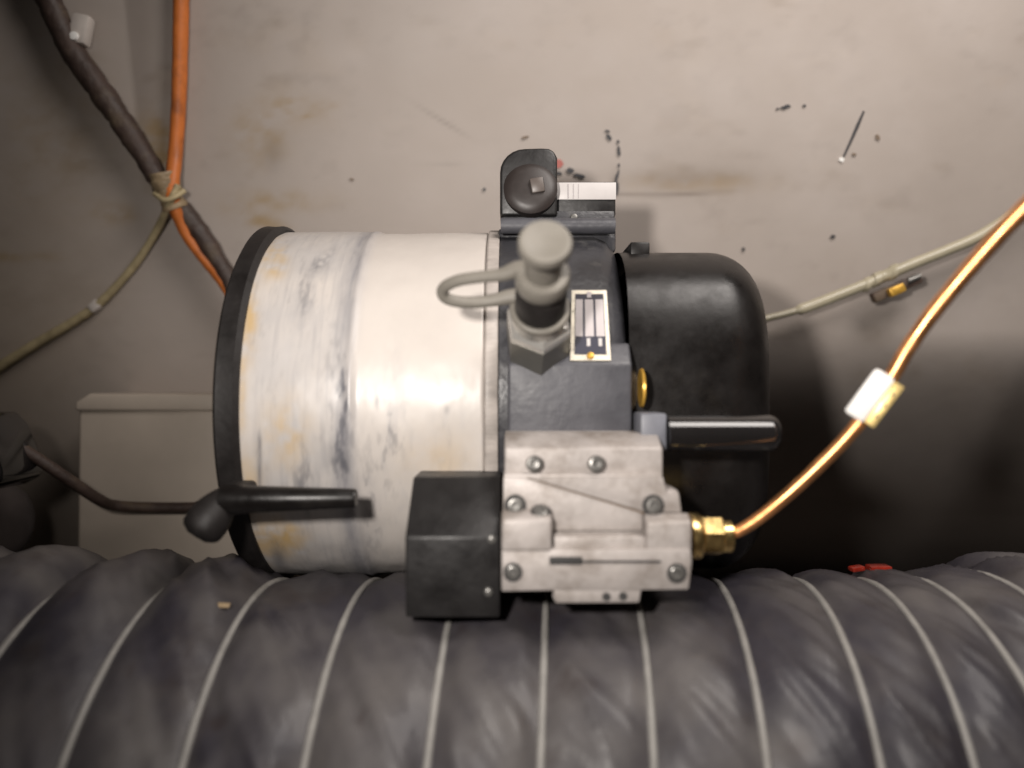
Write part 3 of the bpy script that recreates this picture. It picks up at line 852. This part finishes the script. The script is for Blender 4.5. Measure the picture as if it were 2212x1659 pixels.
def warp(q_):
    """turn number along the duct: wider turns on the left, bunched ones on the right"""
    q_ = np.asarray(q_, float)
    w = np.where(q_ < -1.3, -1.3 + (q_ + 1.3) / 1.13, q_)
    return np.where(q_ > 3.0, 3.0 + (q_ - 3.0) * 1.25, w)


def unwarp(w):
    return -1.3 + (w + 1.3) * 1.13 if w < -1.3 else (3.0 + (w - 3.0) / 1.25 if w > 3.0 else w)


tt = warp((SS - S0) / PITCH - PH / (2 * np.pi))
fr = tt - np.floor(tt)
env = np.sin(np.pi * fr)
lf = smooth01((-0.09 - SS) / 0.10)
mid = 1 - lf
rt = smooth01((SS - 0.05) / 0.20)
bul = env ** 0.75 * (0.0160 * lf * (0.25 + 0.70 * smooth01((PH - 0.9) / 0.5)) + 0.0022 * mid + 0.001 * rt)
arc = PH * RD
def ridge(ang, fq, fl_, seed):
    c, s = math.cos(ang), math.sin(ang)
    a_ = SS * c + arc * s
    b_ = -SS * s + arc * c
    n = fbm(a_ * fq, b_ * fl_, seed, 3)
    return 1 - np.abs(2 * n - 1) * 1.6
wr = 0.62 * ridge(0.42, 42, 5, 7) + 0.38 * ridge(0.66, 78, 7, 19)
lowf = fbm(SS * 14, arc * 12, 77, 3)
wamp = (0.0068 + 0.0030 * rt) * np.clip(lowf * 2.2 - 0.35, 0.1, 1.3)
RADI = RD + bul + wamp * (wr - 0.35) * np.clip(env * 1.6, 0, 1) + 0.004 * (lowf - 0.5) * env
cs, sn = np.cos(PH), np.sin(PH)
GX = cx[:, None] + RADI * (cs * FRx[:, None] + sn * up[:, 0:1])
GY = cy[:, None] + RADI * (cs * FRy[:, None] + sn * up[:, 1:2])
GZ = cz[:, None] + RADI * (sn * up[:, 2:3])
GZ = np.maximum(GZ, 0.001)
nS, nP = GX.shape
dust = np.clip(fbm(SS * 30, arc * 26, 5) * 1.8 - 0.75, 0, 0.8)
spot = gauss(UC + GX / GY * F, VC - (GZ - H) / GY * F, 1728, 1610, 26, 26) * 0.8 + np.clip(fbm(SS * 70, arc * 70, 91) * 3 - 2.0, 0, 0.7)
duct = root("flexible_duct", "grey wire ribbed flexible air duct running across the foreground under the heater", "duct", (0, CY, 0))
dv = np.stack([GX.ravel(), GY.ravel(), GZ.ravel()], 1)
df = [(i * nP + k, i * nP + (k + 1) % nP, (i + 1) * nP + (k + 1) % nP, (i + 1) * nP + k) for i in range(nS - 1) for k in range(nP)]
obj("duct_fabric", dv, df, M_fab, duct, attrs={"st_dust": dust.ravel(), "st_dark": spot.ravel()}, angle=180)


def duct_pt(s, p, r):
    i = min(max((s - S[0]) / ds, 0), len(S) - 1.001)
    j = int(i); f = i - j
    L = lambda a: a[j] * (1 - f) + a[j + 1] * f
    return Vector((L(cx) + r * (math.cos(p) * L(FRx) + math.sin(p) * L(up[:, 0])),
                   L(cy) + r * (math.cos(p) * L(FRy) + math.sin(p) * L(up[:, 1])),
                   L(cz) + r * math.sin(p) * L(up[:, 2])))


for k in range(-10, 18):
    path = []
    for p in np.linspace(-0.9, 2.9, 60):
        s = S0 + PITCH * (unwarp(k) + p / (2 * math.pi))
        if S[0] + 0.01 < s < S[-1] - 0.01:
            path.append(duct_pt(s, p, RD + 0.0008))
    if len(path) > 20:
        V, Fc = tube_data(path, lambda t: 0.0016, 8, 0.12, k + 50)
        obj("wire_ring", V, Fc, M_wire, duct, angle=180)

# scraps on the duct
fp = P(490, 1310, 0.374)
def on_duct(u, v):
    """first hit of a view ray on the fabric"""
    best = None
    o = Vector((0, 0, H)); d = (P(u, v, 1.0) - o).normalized()
    W_ = dv - np.array(o); t_ = W_ @ np.array(d)
    e = np.linalg.norm(W_ - t_[:, None] * np.array(d), axis=1)
    idx = np.where(e < 0.0022)[0]
    i = idx[np.argmin(t_[idx])]
    return Vector(dv[i])
fp = on_duct(490, 1310)
flake = obox("paint_flake", fp + Vector((0, -0.0006, 0.0012)), Vector((0.99, 0.05, -0.05)).normalized(), Vector((0, -0.6, 0.8)), Vector((0.05, 0.8, 0.6)).normalized(), 0.0033, 0.0005, 0.0012, M_tape, None, 0.0003, own=True)
tag(flake, "pale yellowish paint flake lying on the grey duct below the clamp knob", "flake")
def skyline(x_):
    """crest of the duct at x"""
    m_ = np.abs(dv[:, 0] - x_) < 0.004
    g = dv[m_]
    return Vector(g[np.argmax(g[:, 2])])
rp_ = skyline(0.185) + Vector((0, 0.012, -0.0024))
red = root("red_reflector", "broken red plastic reflector lying behind the duct ribs on the right", "reflector", rp_)
obox("red_lens", rp_, Vector((1, 0, 0.02)).normalized(), Vector((0, 1, 0)), Vector((0, 0, 1)), 0.0055, 0.004, 0.0020, M_red, red, 0.0008)
obox("red_lens", rp_ + Vector((-0.010, 0.003, -0.0003)), Vector((0.97, 0.1, 0.12)).normalized(), Vector((-0.1, 0.99, 0)).normalized(), Vector((-0.12, 0, 0.98)).normalized(), 0.0035, 0.003, 0.0012, M_red, red, 0.0008)
